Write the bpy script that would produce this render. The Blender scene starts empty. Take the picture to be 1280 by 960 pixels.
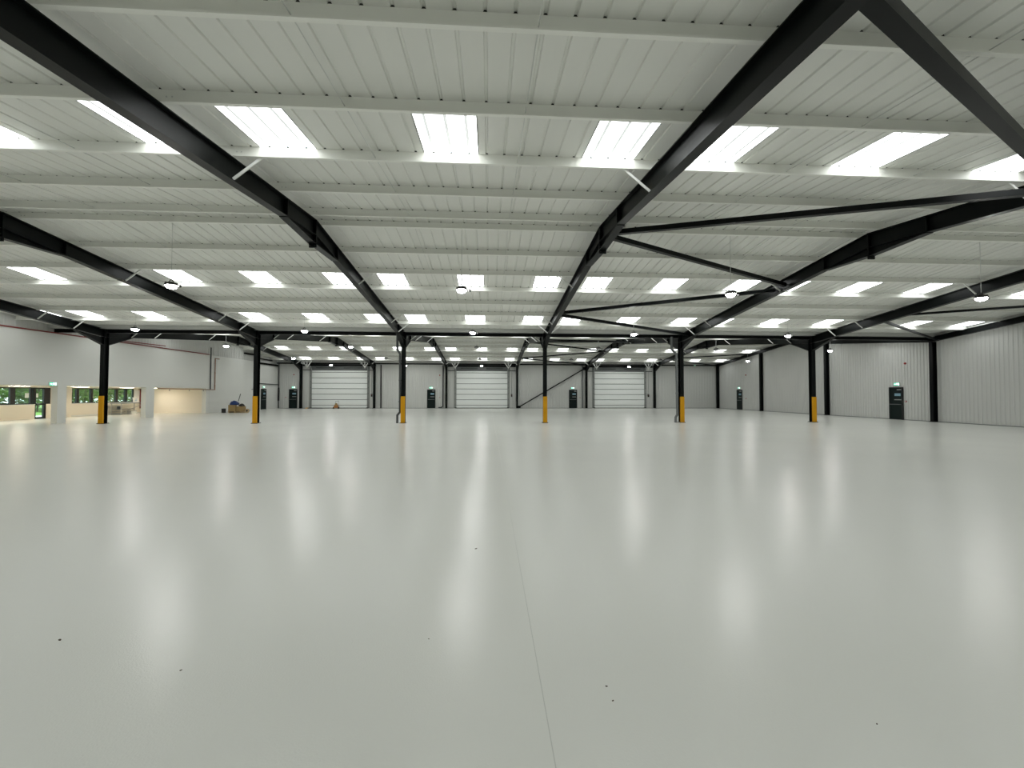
import bpy, math, random
from mathutils import Matrix, Vector
random.seed(7)
sc = bpy.context.scene
col = sc.collection

# ------------------------------------------------------------------ camera
F_PX = 517.0
cd = bpy.data.cameras.new('camera'); cam = bpy.data.objects.new('camera', cd); col.objects.link(cam)
cd.sensor_fit = 'HORIZONTAL'; cd.sensor_width = 36.0; cd.lens = F_PX / 1280.0 * 36.0
cd.clip_start = 0.05; cd.clip_end = 400
YAW, PITCH, ROLL = 0.0557, 0.0238, 0.0016
cam.matrix_world = (Matrix.Translation((0, 0, 1.65)) @ Matrix.Rotation(-YAW, 4, 'Z')
                    @ Matrix.Rotation(math.pi / 2 + PITCH, 4, 'X') @ Matrix.Rotation(ROLL, 4, 'Z'))
sc.camera = cam

# ------------------------------------------------------------------ world, exposure
w = bpy.data.worlds.new('overcast_sky'); sc.world = w; w.use_nodes = True
bgn = w.node_tree.nodes['Background']; bgn.inputs[0].default_value = (0.80, 0.90, 1.0, 1); bgn.inputs[1].default_value = 5.0
sc.view_settings.view_transform = 'Standard'; sc.view_settings.look = 'None'
sc.view_settings.gamma = 1.0; sc.view_settings.use_curve_mapping = False
sc.view_settings.exposure = 0.19
sc.cycles.use_denoising = True
sc.cycles.max_bounces = 12; sc.cycles.diffuse_bounces = 7; sc.cycles.glossy_bounces = 4
sc.cycles.sample_clamp_indirect = 8.0

SKYLIGHT_STRENGTH = 4.3
LAMP_STRENGTH = 125.0

# ------------------------------------------------------------------ building dimensions (metres)
S = 8.02                                   # bay
FRAMES = [3.21 + i * S for i in range(-3, 3)]   # six inner portal frames
XR = 26.95                                 # right wall inner face
XL = -23.38                                # left wall inner face
GABLE = 26.72                              # gable rafter on the right wall
VALLEY, BACK = 23.62, 47.35                # valley column row, back wall
R1, R2 = 11.48, 35.50                      # ridges
TH = 0.108                                 # roof slope
ZP = 6.40                                  # purlin underside at the ridge
ZS = 6.60                                  # roof sheet at the ridge
PUR = [0.353 + 1.662 * k for k in range(7)]
FRONT = -0.85
CREAM_X = -28.8                            # rear wall of the recess
RECESS_Y = 35.95
SOFFIT = 2.06

def ztop(y):                               # rafter top / purlin underside height
    r = R1 if y < VALLEY else R2
    return ZP - TH * abs(y - r)

# ------------------------------------------------------------------ materials
def mat(name, color, rough=0.5, metal=0.0, spec=0.5, bump=None, var=None, emit=None, emit_s=0.0, rvar=0.0):
    m = bpy.data.materials.new(name); m.use_nodes = True
    nt = m.node_tree; b = nt.nodes['Principled BSDF']
    b.inputs['Base Color'].default_value = (*color, 1); b.inputs['Roughness'].default_value = rough
    b.inputs['Metallic'].default_value = metal; b.inputs['Specular IOR Level'].default_value = spec
    if emit:
        b.inputs['Emission Color'].default_value = (*emit, 1); b.inputs['Emission Strength'].default_value = emit_s
    tc = None
    if var or bump or rvar:
        tc = nt.nodes.new('ShaderNodeTexCoord')
    if var:                                # var = (scale, amount)
        n = nt.nodes.new('ShaderNodeTexNoise'); n.inputs['Scale'].default_value = var[0]; n.inputs['Detail'].default_value = 5
        nt.links.new(tc.outputs['Object'], n.inputs['Vector'])
        r = nt.nodes.new('ShaderNodeMapRange'); r.inputs['To Min'].default_value = 1 - var[1]; r.inputs['To Max'].default_value = 1 + var[1]
        nt.links.new(n.outputs['Fac'], r.inputs['Value'])
        mx = nt.nodes.new('ShaderNodeVectorMath'); mx.operation = 'SCALE'; mx.inputs[0].default_value = color
        nt.links.new(r.outputs[0], mx.inputs['Scale']); nt.links.new(mx.outputs[0], b.inputs['Base Color'])
    if rvar:
        n = nt.nodes.new('ShaderNodeTexNoise'); n.inputs['Scale'].default_value = 0.45; n.inputs['Detail'].default_value = 6
        nt.links.new(tc.outputs['Object'], n.inputs['Vector'])
        r = nt.nodes.new('ShaderNodeMapRange'); r.inputs['To Min'].default_value = rough - rvar; r.inputs['To Max'].default_value = rough + rvar
        nt.links.new(n.outputs['Fac'], r.inputs['Value']); nt.links.new(r.outputs[0], b.inputs['Roughness'])
    if bump:                               # bump = (scale, strength, distance)
        n = nt.nodes.new('ShaderNodeTexNoise'); n.inputs['Scale'].default_value = bump[0]; n.inputs['Detail'].default_value = 3
        nt.links.new(tc.outputs['Object'], n.inputs['Vector'])
        bp = nt.nodes.new('ShaderNodeBump'); bp.inputs['Strength'].default_value = bump[1]; bp.inputs['Distance'].default_value = bump[2]
        nt.links.new(n.outputs['Fac'], bp.inputs['Height']); nt.links.new(bp.outputs[0], b.inputs['Normal'])
    return m

M = {}
M['floor'] = mat('grey epoxy floor', (0.665, 0.67, 0.635), 0.24, spec=0.40, bump=(90, 0.22, 0.004), var=(0.35, 0.03), rvar=0.02)
M['sealant'] = mat('joint sealant', (0.46, 0.47, 0.44), 0.6)
M['sheet'] = mat('white liner sheet', (0.765, 0.77, 0.735), 0.45, var=(1.3, 0.02))
M['purlin'] = mat('white galvanised purlin', (0.83, 0.835, 0.79), 0.42, var=(0.8, 0.02))
M['clad'] = mat('grey wall cladding', (0.60, 0.605, 0.585), 0.45, var=(0.6, 0.02))
M['white'] = mat('white wall paint', (0.72, 0.725, 0.695), 0.6, var=(0.5, 0.015), bump=(30, 0.08, 0.004))
M['cream'] = mat('cream wall paint', (0.79, 0.735, 0.635), 0.6, var=(0.7, 0.02))
M['black'] = mat('dark green black steel paint', (0.0030, 0.0042, 0.0041), 0.36, spec=0.13, var=(2.5, 0.12))
M['brace'] = mat('white brace paint', (0.75, 0.76, 0.73), 0.45)
M['yellow'] = mat('yellow column guard', (0.60, 0.285, 0.002), 0.6, spec=0.25)
M['darkgrey'] = mat('dark grey plastic pipe', (0.055, 0.062, 0.062), 0.4)
M['midgrey'] = mat('mid grey metal', (0.14, 0.15, 0.15), 0.45)
M['galv'] = mat('galvanised track', (0.30, 0.31, 0.30), 0.45, metal=0.4)
M['dpanel'] = mat('pale sectional door panel', (0.84, 0.865, 0.85), 0.4, var=(1.0, 0.015))
M['doorleaf'] = mat('dark green door', (0.004, 0.011, 0.010), 0.4, spec=0.18)
M['doorframe'] = mat('charcoal door frame', (0.006, 0.007, 0.007), 0.4)
M['plate'] = mat('pale blue sign plate', (0.25, 0.42, 0.52), 0.4)
M['alu'] = mat('brushed aluminium', (0.42, 0.43, 0.42), 0.35, metal=0.6)
M['signcase'] = mat('white sign casing', (0.7, 0.72, 0.7), 0.5)
M['signgreen'] = mat('lit green sign face', (0.02, 0.35, 0.2), 0.4, emit=(0.10, 0.75, 0.42), emit_s=1.1)
M['signwhite'] = mat('lit white pictogram', (0.8, 0.8, 0.8), 0.4, emit=(0.85, 1.0, 0.95), emit_s=2.2)
M['winframe'] = mat('black window frame', (0.010, 0.010, 0.011), 0.35)
M['red'] = mat('red pipe paint', (0.20, 0.022, 0.018), 0.45)
M['redbox'] = mat('red call point', (0.35, 0.012, 0.012), 0.4)
M['copper'] = mat('brown copper pipe', (0.30, 0.17, 0.11), 0.4, metal=0.3)
M['housing'] = mat('dark lamp housing', (0.03, 0.028, 0.025), 0.45)
M['rod'] = mat('grey steel rod', (0.6, 0.61, 0.59), 0.45)
M['lensoff'] = mat('unlit lamp lens', (0.55, 0.56, 0.55), 0.3)
M['card'] = mat('brown cardboard', (0.33, 0.23, 0.10), 0.8, var=(4, 0.15))
M['wood'] = mat('pale pallet wood', (0.42, 0.31, 0.17), 0.75, var=(6, 0.18))
M['blue'] = mat('blue plastic sheet', (0.008, 0.035, 0.16), 0.4, var=(9, 0.5))
M['rubber'] = mat('black rubber', (0.012, 0.012, 0.012), 0.6)
M['orange'] = mat('orange machine paint', (0.34, 0.14, 0.03), 0.45)
M['paper'] = mat('white paper', (0.85, 0.87, 0.88), 0.7)
M['bluepaper'] = mat('pale blue print', (0.45, 0.60, 0.75), 0.7)
M['leaf'] = mat('green leaves', (0.17, 0.27, 0.07), 0.6, var=(3, 0.5))
M['grass'] = mat('lawn', (0.16, 0.30, 0.05), 0.9, var=(2, 0.25))
M['bark'] = mat('brown bark', (0.10, 0.07, 0.05), 0.8)
M['path'] = mat('pale paving', (0.6, 0.6, 0.62), 0.8)
M['speck'] = mat('brown debris', (0.05, 0.03, 0.015), 0.8)
M['gutter'] = mat('pale grey gutter', (0.45, 0.46, 0.44), 0.5)
M['lamplens'] = mat('glowing lamp lens', (0.8, 0.8, 0.8), 0.4, emit=(1.0, 0.985, 0.95), emit_s=LAMP_STRENGTH)
M['warmfill'] = mat('added warm fill glow', (0.8, 0.8, 0.8), 0.4, emit=(1.0, 0.86, 0.68), emit_s=27.0)  # glow of the added recess fill panels

def skylight_material(q):
    m = mat('backlit translucent skylight', (0.8, 0.82, 0.82), 0.4)
    nt = m.node_tree; b = nt.nodes['Principled BSDF']
    tc = nt.nodes.new('ShaderNodeTexCoord'); mp = nt.nodes.new('ShaderNodeMapping')
    mp.inputs['Scale'].default_value = (7, 0.8, 1)
    n = nt.nodes.new('ShaderNodeTexNoise'); n.inputs['Scale'].default_value = 2.5; n.inputs['Detail'].default_value = 6
    r = nt.nodes.new('ShaderNodeMapRange'); r.inputs['To Min'].default_value = SKYLIGHT_STRENGTH * 0.8 * q; r.inputs['To Max'].default_value = SKYLIGHT_STRENGTH * 1.2 * q
    nt.links.new(tc.outputs['Object'], mp.inputs[0]); nt.links.new(mp.outputs[0], n.inputs['Vector'])
    nt.links.new(n.outputs['Fac'], r.inputs['Value'])
    b.inputs['Emission Color'].default_value = (0.97, 1.0, 0.99, 1)
    nt.links.new(r.outputs[0], b.inputs['Emission Strength'])
    return m
M['sky'] = skylight_material(1.0); M['skyrib'] = skylight_material(0.07)

def glass_material():
    m = bpy.data.materials.new('window glass'); m.use_nodes = True
    nt = m.node_tree; nt.nodes.clear()
    o = nt.nodes.new('ShaderNodeOutputMaterial'); t = nt.nodes.new('ShaderNodeBsdfTransparent'); g = nt.nodes.new('ShaderNodeBsdfGlossy')
    t.inputs[0].default_value = (0.80, 0.86, 0.82, 1); g.inputs['Roughness'].default_value = 0.03
    mx = nt.nodes.new('ShaderNodeMixShader'); mx.inputs[0].default_value = 0.07
    nt.links.new(t.outputs[0], mx.inputs[1]); nt.links.new(g.outputs[0], mx.inputs[2])
    nt.links.new(mx.outputs[0], o.inputs[0])
    return m
M['glass'] = glass_material()

# ------------------------------------------------------------------ mesh helpers
class MB:
    def __init__(s): s.v = []; s.f = []; s.sm = False
    def box(s, x0, x1, y0, y1, z0, z1):
        n = len(s.v)
        s.v += [(x0, y0, z0), (x1, y0, z0), (x1, y1, z0), (x0, y1, z0), (x0, y0, z1), (x1, y0, z1), (x1, y1, z1), (x0, y1, z1)]
        s.f += [tuple(n + i for i in q) for q in ((0, 3, 2, 1), (4, 5, 6, 7), (0, 1, 5, 4), (1, 2, 6, 5), (2, 3, 7, 6), (3, 0, 4, 7))]
        return s
    def plate(s, x0, x1, y0, z0, y1, z1, t):          # sloped flange, ends cut upright
        n = len(s.v)
        s.v += [(x0, y0, z0), (x1, y0, z0), (x1, y1, z1), (x0, y1, z1), (x0, y0, z0 + t), (x1, y0, z0 + t), (x1, y1, z1 + t), (x0, y1, z1 + t)]
        s.f += [tuple(n + i for i in q) for q in ((0, 3, 2, 1), (4, 5, 6, 7), (0, 1, 5, 4), (1, 2, 6, 5), (2, 3, 7, 6), (3, 0, 4, 7))]
        return s
    def prism_yz(s, pts, x0, x1):                      # polygon in the YZ plane, thick in X
        n = len(s.v); k = len(pts)
        s.v += [(x0, y, z) for y, z in pts] + [(x1, y, z) for y, z in pts]
        s.f += [tuple(n + i for i in range(k)), tuple(n + k + i for i in reversed(range(k)))]
        s.f += [(n + i, n + k + i, n + k + (i + 1) % k, n + (i + 1) % k) for i in range(k)]
        return s
    def bar(s, a, b, wd, ht, up=(0, 0, 1)):            # rectangular bar from a to b
        a = Vector(a); b = Vector(b); d = (b - a).normalized(); u = Vector(up)
        r = d.cross(u)
        if r.length < 1e-4: r = d.cross(Vector((0, 1, 0)))
        r.normalize(); u = r.cross(d).normalized()
        n = len(s.v)
        for p in (a, b):
            for i, j in ((-1, -1), (1, -1), (1, 1), (-1, 1)):
                s.v.append(tuple(p + r * (i * wd / 2) + u * (j * ht / 2)))
        s.f += [tuple(n + i for i in q) for q in ((0, 1, 2, 3), (7, 6, 5, 4), (0, 4, 5, 1), (1, 5, 6, 2), (2, 6, 7, 3), (3, 7, 4, 0))]
        return s
    def tube(s, pts, r, seg=8):                        # round pipe through points
        pts = [Vector(p) for p in pts]; n0 = len(s.v); rings = []
        for i, p in enumerate(pts):
            d = ((pts[i + 1] - p) if i < len(pts) - 1 else (p - pts[i - 1])).normalized()
            if 0 < i < len(pts) - 1: d = ((pts[i + 1] - p).normalized() + (p - pts[i - 1]).normalized()).normalized()
            a = Vector((0, 0, 1)) if abs(d.z) < 0.9 else Vector((0, 1, 0))
            e1 = d.cross(a).normalized(); e2 = d.cross(e1).normalized()
            rings.append(len(s.v))
            for k in range(seg):
                t = 2 * math.pi * k / seg
                s.v.append(tuple(p + e1 * (r * math.cos(t)) + e2 * (r * math.sin(t))))
        for i in range(len(pts) - 1):
            for k in range(seg):
                k2 = (k + 1) % seg
                s.f.append((rings[i] + k, rings[i] + k2, rings[i + 1] + k2, rings[i + 1] + k))
        s.f.append(tuple(rings[0] + k for k in reversed(range(seg)))); s.f.append(tuple(rings[-1] + k for k in range(seg)))
        return s
    def lathe(s, prof, seg=20, c=(0, 0, 0)):           # prof = [(r, z)...] around z
        n = len(s.v)
        for r, z in prof:
            for k in range(seg):
                t = 2 * math.pi * k / seg
                s.v.append((c[0] + r * math.cos(t), c[1] + r * math.sin(t), c[2] + z))
        for i in range(len(prof) - 1):
            for k in range(seg):
                k2 = (k + 1) % seg
                s.f.append((n + i * seg + k, n + i * seg + k2, n + (i + 1) * seg + k2, n + (i + 1) * seg + k))
        s.f.append(tuple(n + k for k in reversed(range(seg))))
        s.f.append(tuple(n + (len(prof) - 1) * seg + k for k in range(seg)))
        return s
    def extrude_x(s, pts, x0, x1): return s.prism_yz(pts, x0, x1)
    def data(s, name, m, smooth=False):
        d = bpy.data.meshes.new(name); d.from_pydata(s.v, [], s.f); d.materials.append(M[m] if isinstance(m, str) else m)
        d.validate()
        if smooth:
            for p in d.polygons: p.use_smooth = True
            try: d.set_sharp_from_angle(angle=math.radians(40))
            except Exception: pass
        d.update(); return d

def put(name, data, parent=None, loc=(0, 0, 0), rot=(0, 0, 0), scale=(1, 1, 1)):
    o = bpy.data.objects.new(name, data); col.objects.link(o)
    o.location = loc; o.rotation_euler = rot; o.scale = scale
    if parent: o.parent = parent
    return o
def tag(o, label, cat, group=None):
    o['label'] = label; o['category'] = cat
    if group: o['group'] = group
    return o
def struct(o): o['kind'] = 'structure'; return o
def empty(name, loc=(0, 0, 0), rz=0.0):
    o = bpy.data.objects.new(name, None); col.objects.link(o); o.location = loc; o.rotation_euler = (0, 0, rz); o.empty_display_size = 0.2
    return o
def boxdata(name, m, *b): return MB().box(*b).data(name, m)

# ================================================================== THE SETTING
# ---- floor: one slab either side of the sawn joint
JX = 0.30; g = 0.0025
fl = MB()
x0, x1, y0, y1 = -29.3, 27.4, FRONT - 0.3, BACK + 0.3
for a, b in ((x0, JX - g), (JX + g, x1)): fl.box(a, b, y0, y1, -0.2, 0.0)
fl.box(JX - g, JX + g, y0, y1, -0.2, -0.003)
floor = struct(put('floor', fl.data('floor', 'floor')))
put('joint_sealant', boxdata('joint_sealant', 'sealant', JX - g, JX + g, y0, y1, -0.003, -0.0008), floor)

# ---- roof sheets (each sheet its own part; rooflight openings left in them)
RIBW = 1.0025
def profile():
    pts = []
    for k in range(3):
        b = k * RIBW / 3
        pts += [(b, 0), (b + 0.140, 0), (b + 0.153, 0.026), (b + 0.181, 0.026), (b + 0.194, 0)]
    pts.append((RIBW, 0)); return pts
PROF = profile()
def sheet_data(length, sgn, holes):
    ys = [0.0]; gaps = []
    for a, b in holes: ys += [a, b]; gaps.append((a, b))
    ys.append(length)
    v = []; f = []; n = len(PROF)
    for y in ys:
        for x, z in PROF: v.append((x, sgn * y, z - TH * y))
    for i in range(len(ys) - 1):
        if (ys[i], ys[i + 1]) in gaps: continue
        for k in range(n - 1): f.append((i * n + k, i * n + k + 1, (i + 1) * n + k + 1, (i + 1) * n + k))
    d = bpy.data.meshes.new('roof_sheet'); d.from_pydata(v, [], f); d.materials.append(M['sheet']); d.update(); return d
HOLES = [(PUR[2] + 0.03, PUR[3] - 0.03), (PUR[5] + 0.03, PUR[6] - 0.03)]
slopes = [('front', R1, -1, 12.3), ('front', R1, 1, 12.12), ('rear', R2, -1, 11.9), ('rear', R2, 1, 11.9)]
sky_x = [-28.87 + S * b + 0.58 + RIBW * k for b in range(0, 7) for k in (0, 3, 6)]
sky_x = [x for x in sky_x if x > -22.9 and x < 26.2]
ceiling = struct(empty('ceiling'))
sheet_x = []
for b in range(-1, 7):
    for k in range(8): sheet_x.append(-28.87 + S * b + 0.58 + RIBW * k)
sheet_x = [x for x in sheet_x if -24.4 < x < 27.0]
for nm, r, sg, ln in slopes:
    full = sheet_data(ln, sg, []); cut = sheet_data(ln, sg, HOLES)
    for x in sheet_x:
        h = any(abs(x - q) < 0.05 for q in sky_x)
        put('roof_sheet', cut if h else full, ceiling, (x, r, ZS))
for r in (R1, R2):
    rc = MB(); rc.plate(-24.4, 27.4, r - 0.28, ZS - TH * 0.28 + 0.06, r, ZS + 0.06, 0.01); rc.plate(-24.4, 27.4, r, ZS + 0.06, r + 0.28, ZS - TH * 0.28 + 0.06, 0.01)
    put('ridge_cap', rc.data('ridge_cap', 'sheet'), ceiling)
gz = ZS - TH * 12.1
gd = MB().box(-24.4, 27.4, VALLEY - 0.34, VALLEY + 0.34, gz - 0.17, gz - 0.15).box(-24.4, 27.4, VALLEY - 0.34, VALLEY - 0.33, gz - 0.15, gz + 0.02).box(-24.4, 27.4, VALLEY + 0.33, VALLEY + 0.34, gz - 0.15, gz + 0.02)
put('valley_gutter', gd.data('valley_gutter', 'gutter'), ceiling)

# ---- rooflights
def sky_parts(sg, a, b):
    n = len(PROF); v = []; f = []
    for y in (a, b):
        for x, z in PROF: v.append((x, sg * (y - a), z - TH * (y - a)))
    for k in range(n - 1): f.append((k, k + 1, n + k + 1, n + k))
    d = bpy.data.meshes.new('skylight_panel'); d.from_pydata(v, [], f); d.materials.append(M['sky']); d.materials.append(M['skyrib'])
    for k, pl in enumerate(d.polygons): pl.material_index = 1 if k % 5 in (1, 2, 3) else 0
    d.update()
    t = MB(); ln = b - a
    t.plate(-0.025, 0.0, 0, -0.012, sg * ln, -0.012 - TH * ln, 0.05)
    return d, t.data('side_trim', 'doorframe')
rowname = {('front', -1, 0): 'before the front ridge', ('front', -1, 1): 'beside the front wall', ('front', 1, 0): 'past the front ridge', ('front', 1, 1): 'before the column row',
           ('rear', -1, 0): 'before the rear ridge', ('rear', -1, 1): 'behind the column row', ('rear', 1, 0): 'past the rear ridge', ('rear', 1, 1): 'above the loading doors'}
num = ['first', 'second', 'third', 'fourth', 'fifth', 'sixth', 'seventh']
def sky_spot(x):
    if x < FRAMES[0]: return 'between the left wall and the first rafter'
    i = max(k for k in range(6) if FRAMES[k] < x); d = x - FRAMES[i]
    if d < 2: return 'close beside the %s rafter from the left wall' % num[i]
    if d < 5: return 'midway between %s and %s rafters from the left wall' % (num[i], num[i + 1]) if i < 5 else 'midway between the sixth rafter and right wall'
    return 'a step short of the %s rafter from the left wall' % num[i + 1] if i < 5 else 'a step short of the right wall'
for nm, r, sg, ln in slopes:
    for hi, (a, b) in enumerate(HOLES):
        pd, td = sky_parts(sg, a, b)
        lb = rowname[(nm, sg, hi)]
        for x in sky_x:
            o = put('roof_skylight', pd, None, (x, r + sg * a, ZS - TH * a + 0.012))
            tag(o, 'skylight %s, %s' % (lb, sky_spot(x)), 'skylight', 'skylights ' + lb)
            put('side_trim', td, o); put('side_trim', td, o, (RIBW + 0.025, 0, 0))

# ---- right wall: vertical ribbed cladding, one part per sheet
def clad_sheet(width, ribs, mname='clad'):
    pts = []; st = width / ribs
    for k in range(ribs):
        b = k * st
        pts += [(b, 0), (b + st * 0.55, 0), (b + st * 0.66, 0.022), (b + st * 0.88, 0.022)]
    pts.append((width, 0)); n = len(pts); v = []; f = []
    for z in (0, 1):
        for x, d in pts: v.append((x, -d, z))
    for k in range(n - 1): f.append((k, k + 1, n + k + 1, n + k))
    dd = bpy.data.meshes.new('cladding_sheet'); dd.from_pydata(v, [], f); dd.materials.append(M[mname]); dd.update(); return dd
c5 = clad_sheet(1.0, 5)
wall_right = struct(empty('wall_right', (XR, 0, 0)))
y = BACK
while y > FRONT:
    h = min(ztop(y - 0.01), ztop(y - 1.0)) + 0.17
    put('cladding_sheet', c5, wall_right, (0.0, y, 0.0), (0, 0, -math.pi / 2), (1, 1, h)); y -= 1.0
put('wall_core', boxdata('wall_core', 'clad', 0.03, 0.2, FRONT - 0.2, BACK + 0.2, 0, 6.7), wall_right)
# ---- back wall
wall_back = struct(empty('wall_back', (0, BACK, 0)))
x = XL
while x < XR - 0.01:
    put('cladding_sheet', c5, wall_back, (x, 0, 0), (0, 0, 0), (min(1.0, XR - x), 1, 5.25)); x += 1.0
put('wall_core', boxdata('wall_core', 'clad', XL - 0.2, XR + 0.2, 0.03, 0.2, 0, 5.4), wall_back)
# ---- added unseen wall behind the viewpoint, white to bounce light onto the purlins
struct(put('wall_front_bounce', boxdata('wall_front_bounce', 'sheet', -29.2, XR + 0.2, FRONT - 0.15, FRONT, 0, 5.35)))
# ---- left wall: overhanging upper storey, recess, piers, cladding above
wall_left = struct(empty('wall_left'))
put('upper_wall', boxdata('upper_wall', 'white', XL - 0.25, XL, FRONT, RECESS_Y + 0.02, SOFFIT, 4.86), wall_left)
put('end_wall', boxdata('end_wall', 'white', XL - 0.25, XL, RECESS_Y + 0.02, BACK, 0, 4.86), wall_left)
put('soffit', boxdata('soffit', 'cream', CREAM_X - 0.2, XL - 0.25, FRONT, RECESS_Y + 0.2, SOFFIT, SOFFIT + 0.15), wall_left)
put('recess_end_wall', boxdata('recess_end_wall', 'cream', CREAM_X - 0.2, XL - 0.25, RECESS_Y, RECESS_Y + 0.2, 0, SOFFIT), wall_left)
W0, W1, WS, WT = 20.4, 28.9, 0.94, 2.00
W2, W3 = 30.27, 35.28
rw = MB()
rw.box(CREAM_X - 0.2, CREAM_X, FRONT, W0, 0, SOFFIT)
rw.box(CREAM_X - 0.2, CREAM_X, W0, 27.95, 0, WS)
rw.box(CREAM_X - 0.2, CREAM_X, W0, W1, WT, SOFFIT)
rw.box(CREAM_X - 0.2, CREAM_X, 28.63, W1, 0, WS)
rw.box(CREAM_X - 0.2, CREAM_X, W1, W2, 0, SOFFIT)
rw.box(CREAM_X - 0.2, CREAM_X, W2, W3, 0, WS)
rw.box(CREAM_X - 0.2, CREAM_X, W2, W3, WT, SOFFIT)
rw.box(CREAM_X - 0.2, CREAM_X, W3, RECESS_Y, 0, SOFFIT)
put('recess_wall', rw.data('recess_wall', 'cream'), wall_left)
put('skirting', boxdata('skirting', 'white', CREAM_X, CREAM_X + 0.02, W2, RECESS_Y, 0, 0.12), wall_left)
for a, b in ((17.6, 18.1), (23.8, 24.28), (29.6, 30.3), (35.6, 35.95)):
    put('pier', boxdata('pier', 'white', XL - 0.32, XL, a, b, 0, SOFFIT), wall_left)
cl = clad_sheet(1.0, 4)
y = FRONT
while y < BACK - 0.2:
    h = min(ztop(y), ztop(min(y + 1.0, BACK))) + 0.17 - 4.84
    put('cladding_sheet', cl, wall_left, (XL - 0.12, y, 4.84), (0, 0, math.pi / 2), (1, 1, h)); y += 1.0
put('upper_core', boxdata('upper_core', 'clad', XL - 0.35, XL - 0.15, FRONT, BACK, 4.84, 6.7), wall_left)
struct(put('baseboard_right', boxdata('baseboard_right', 'midgrey', XR - 0.035, XR - 0.022, FRONT, BACK, 0, 0.035)))
struct(put('baseboard_back', boxdata('baseboard_back', 'midgrey', XL, XR, BACK - 0.035, BACK - 0.022, 0, 0.035)))

# ---- windows of the recess
def window_band(name, y0, y1, mull, papers=()):
    o = struct(empty(name, (CREAM_X, 0, 0)))
    fr = MB(); t = 0.06
    fr.box(-0.14, -0.02, y0, y1, WS, WS + t).box(-0.14, -0.02, y0, y1, WT - t, WT).box(-0.14, -0.02, y0, y0 + t, WS, WT).box(-0.14, -0.02, y1 - t, y1, WS, WT)
    put('window_frame', fr.data('window_frame', 'winframe'), o)
    edges = [y0 + t]
    for a, b in mull:
        put('mullion', boxdata('mullion', 'winframe', -0.14, -0.02, a, b, WS + t, WT - t), o); edges += [a, b]
    edges.append(y1 - t)
    for i in range(0, len(edges), 2):
        put('pane', boxdata('pane', 'glass', -0.085, -0.079, edges[i], edges[i + 1], WS + t, WT - t), o)
    put('window_sill', boxdata('window_sill', 'signcase', -0.02, 0.05, y0, y1, WS - 0.03, WS), o)
    return o
window_band('window_1', W0, 27.93, [(21.8, 21.98), (23.4, 23.58), (25.0, 25.18), (26.6, 26.87), (27.70, 27.80)])
window_band('window_2', W2, W3, [(30.62, 30.8), (31.65, 31.83), (32.7, 32.84), (33.66, 33.86), (34.5, 34.68)])
# glazed door between them
gd = struct(empty('door_10', (CREAM_X, 0, 0)))
f = MB()
for a, b in ((27.95, 28.03), (28.50, 28.63)): f.box(-0.14, -0.02, a, b, 0, WT)
f.box(-0.14, -0.02, 27.95, 28.63, WT - 0.07, WT).box(-0.14, -0.02, 28.03, 28.5, WS - 0.05, WS + 0.05).box(-0.14, -0.02, 28.03, 28.5, 0, 0.12)
put('door_frame', f.data('door_frame', 'winframe'), gd)
put('pane', boxdata('pane', 'glass', -0.085, -0.079, 28.03, 28.5, WS + 0.05, WT - 0.07), gd)
put('pane', boxdata('pane', 'glass', -0.085, -0.079, 28.03, 28.5, 0.12, WS - 0.05), gd)
put('side_panel', boxdata('side_panel', 'winframe', -0.12, -0.03, 28.63, 28.9, WS, WT), gd)
put('door_handle', MB().tube([(0.0, 28.07, 0.95), (0.05, 28.07, 0.95), (0.05, 28.2, 0.95)], 0.012).data('door_handle', 'alu'), gd)

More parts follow.
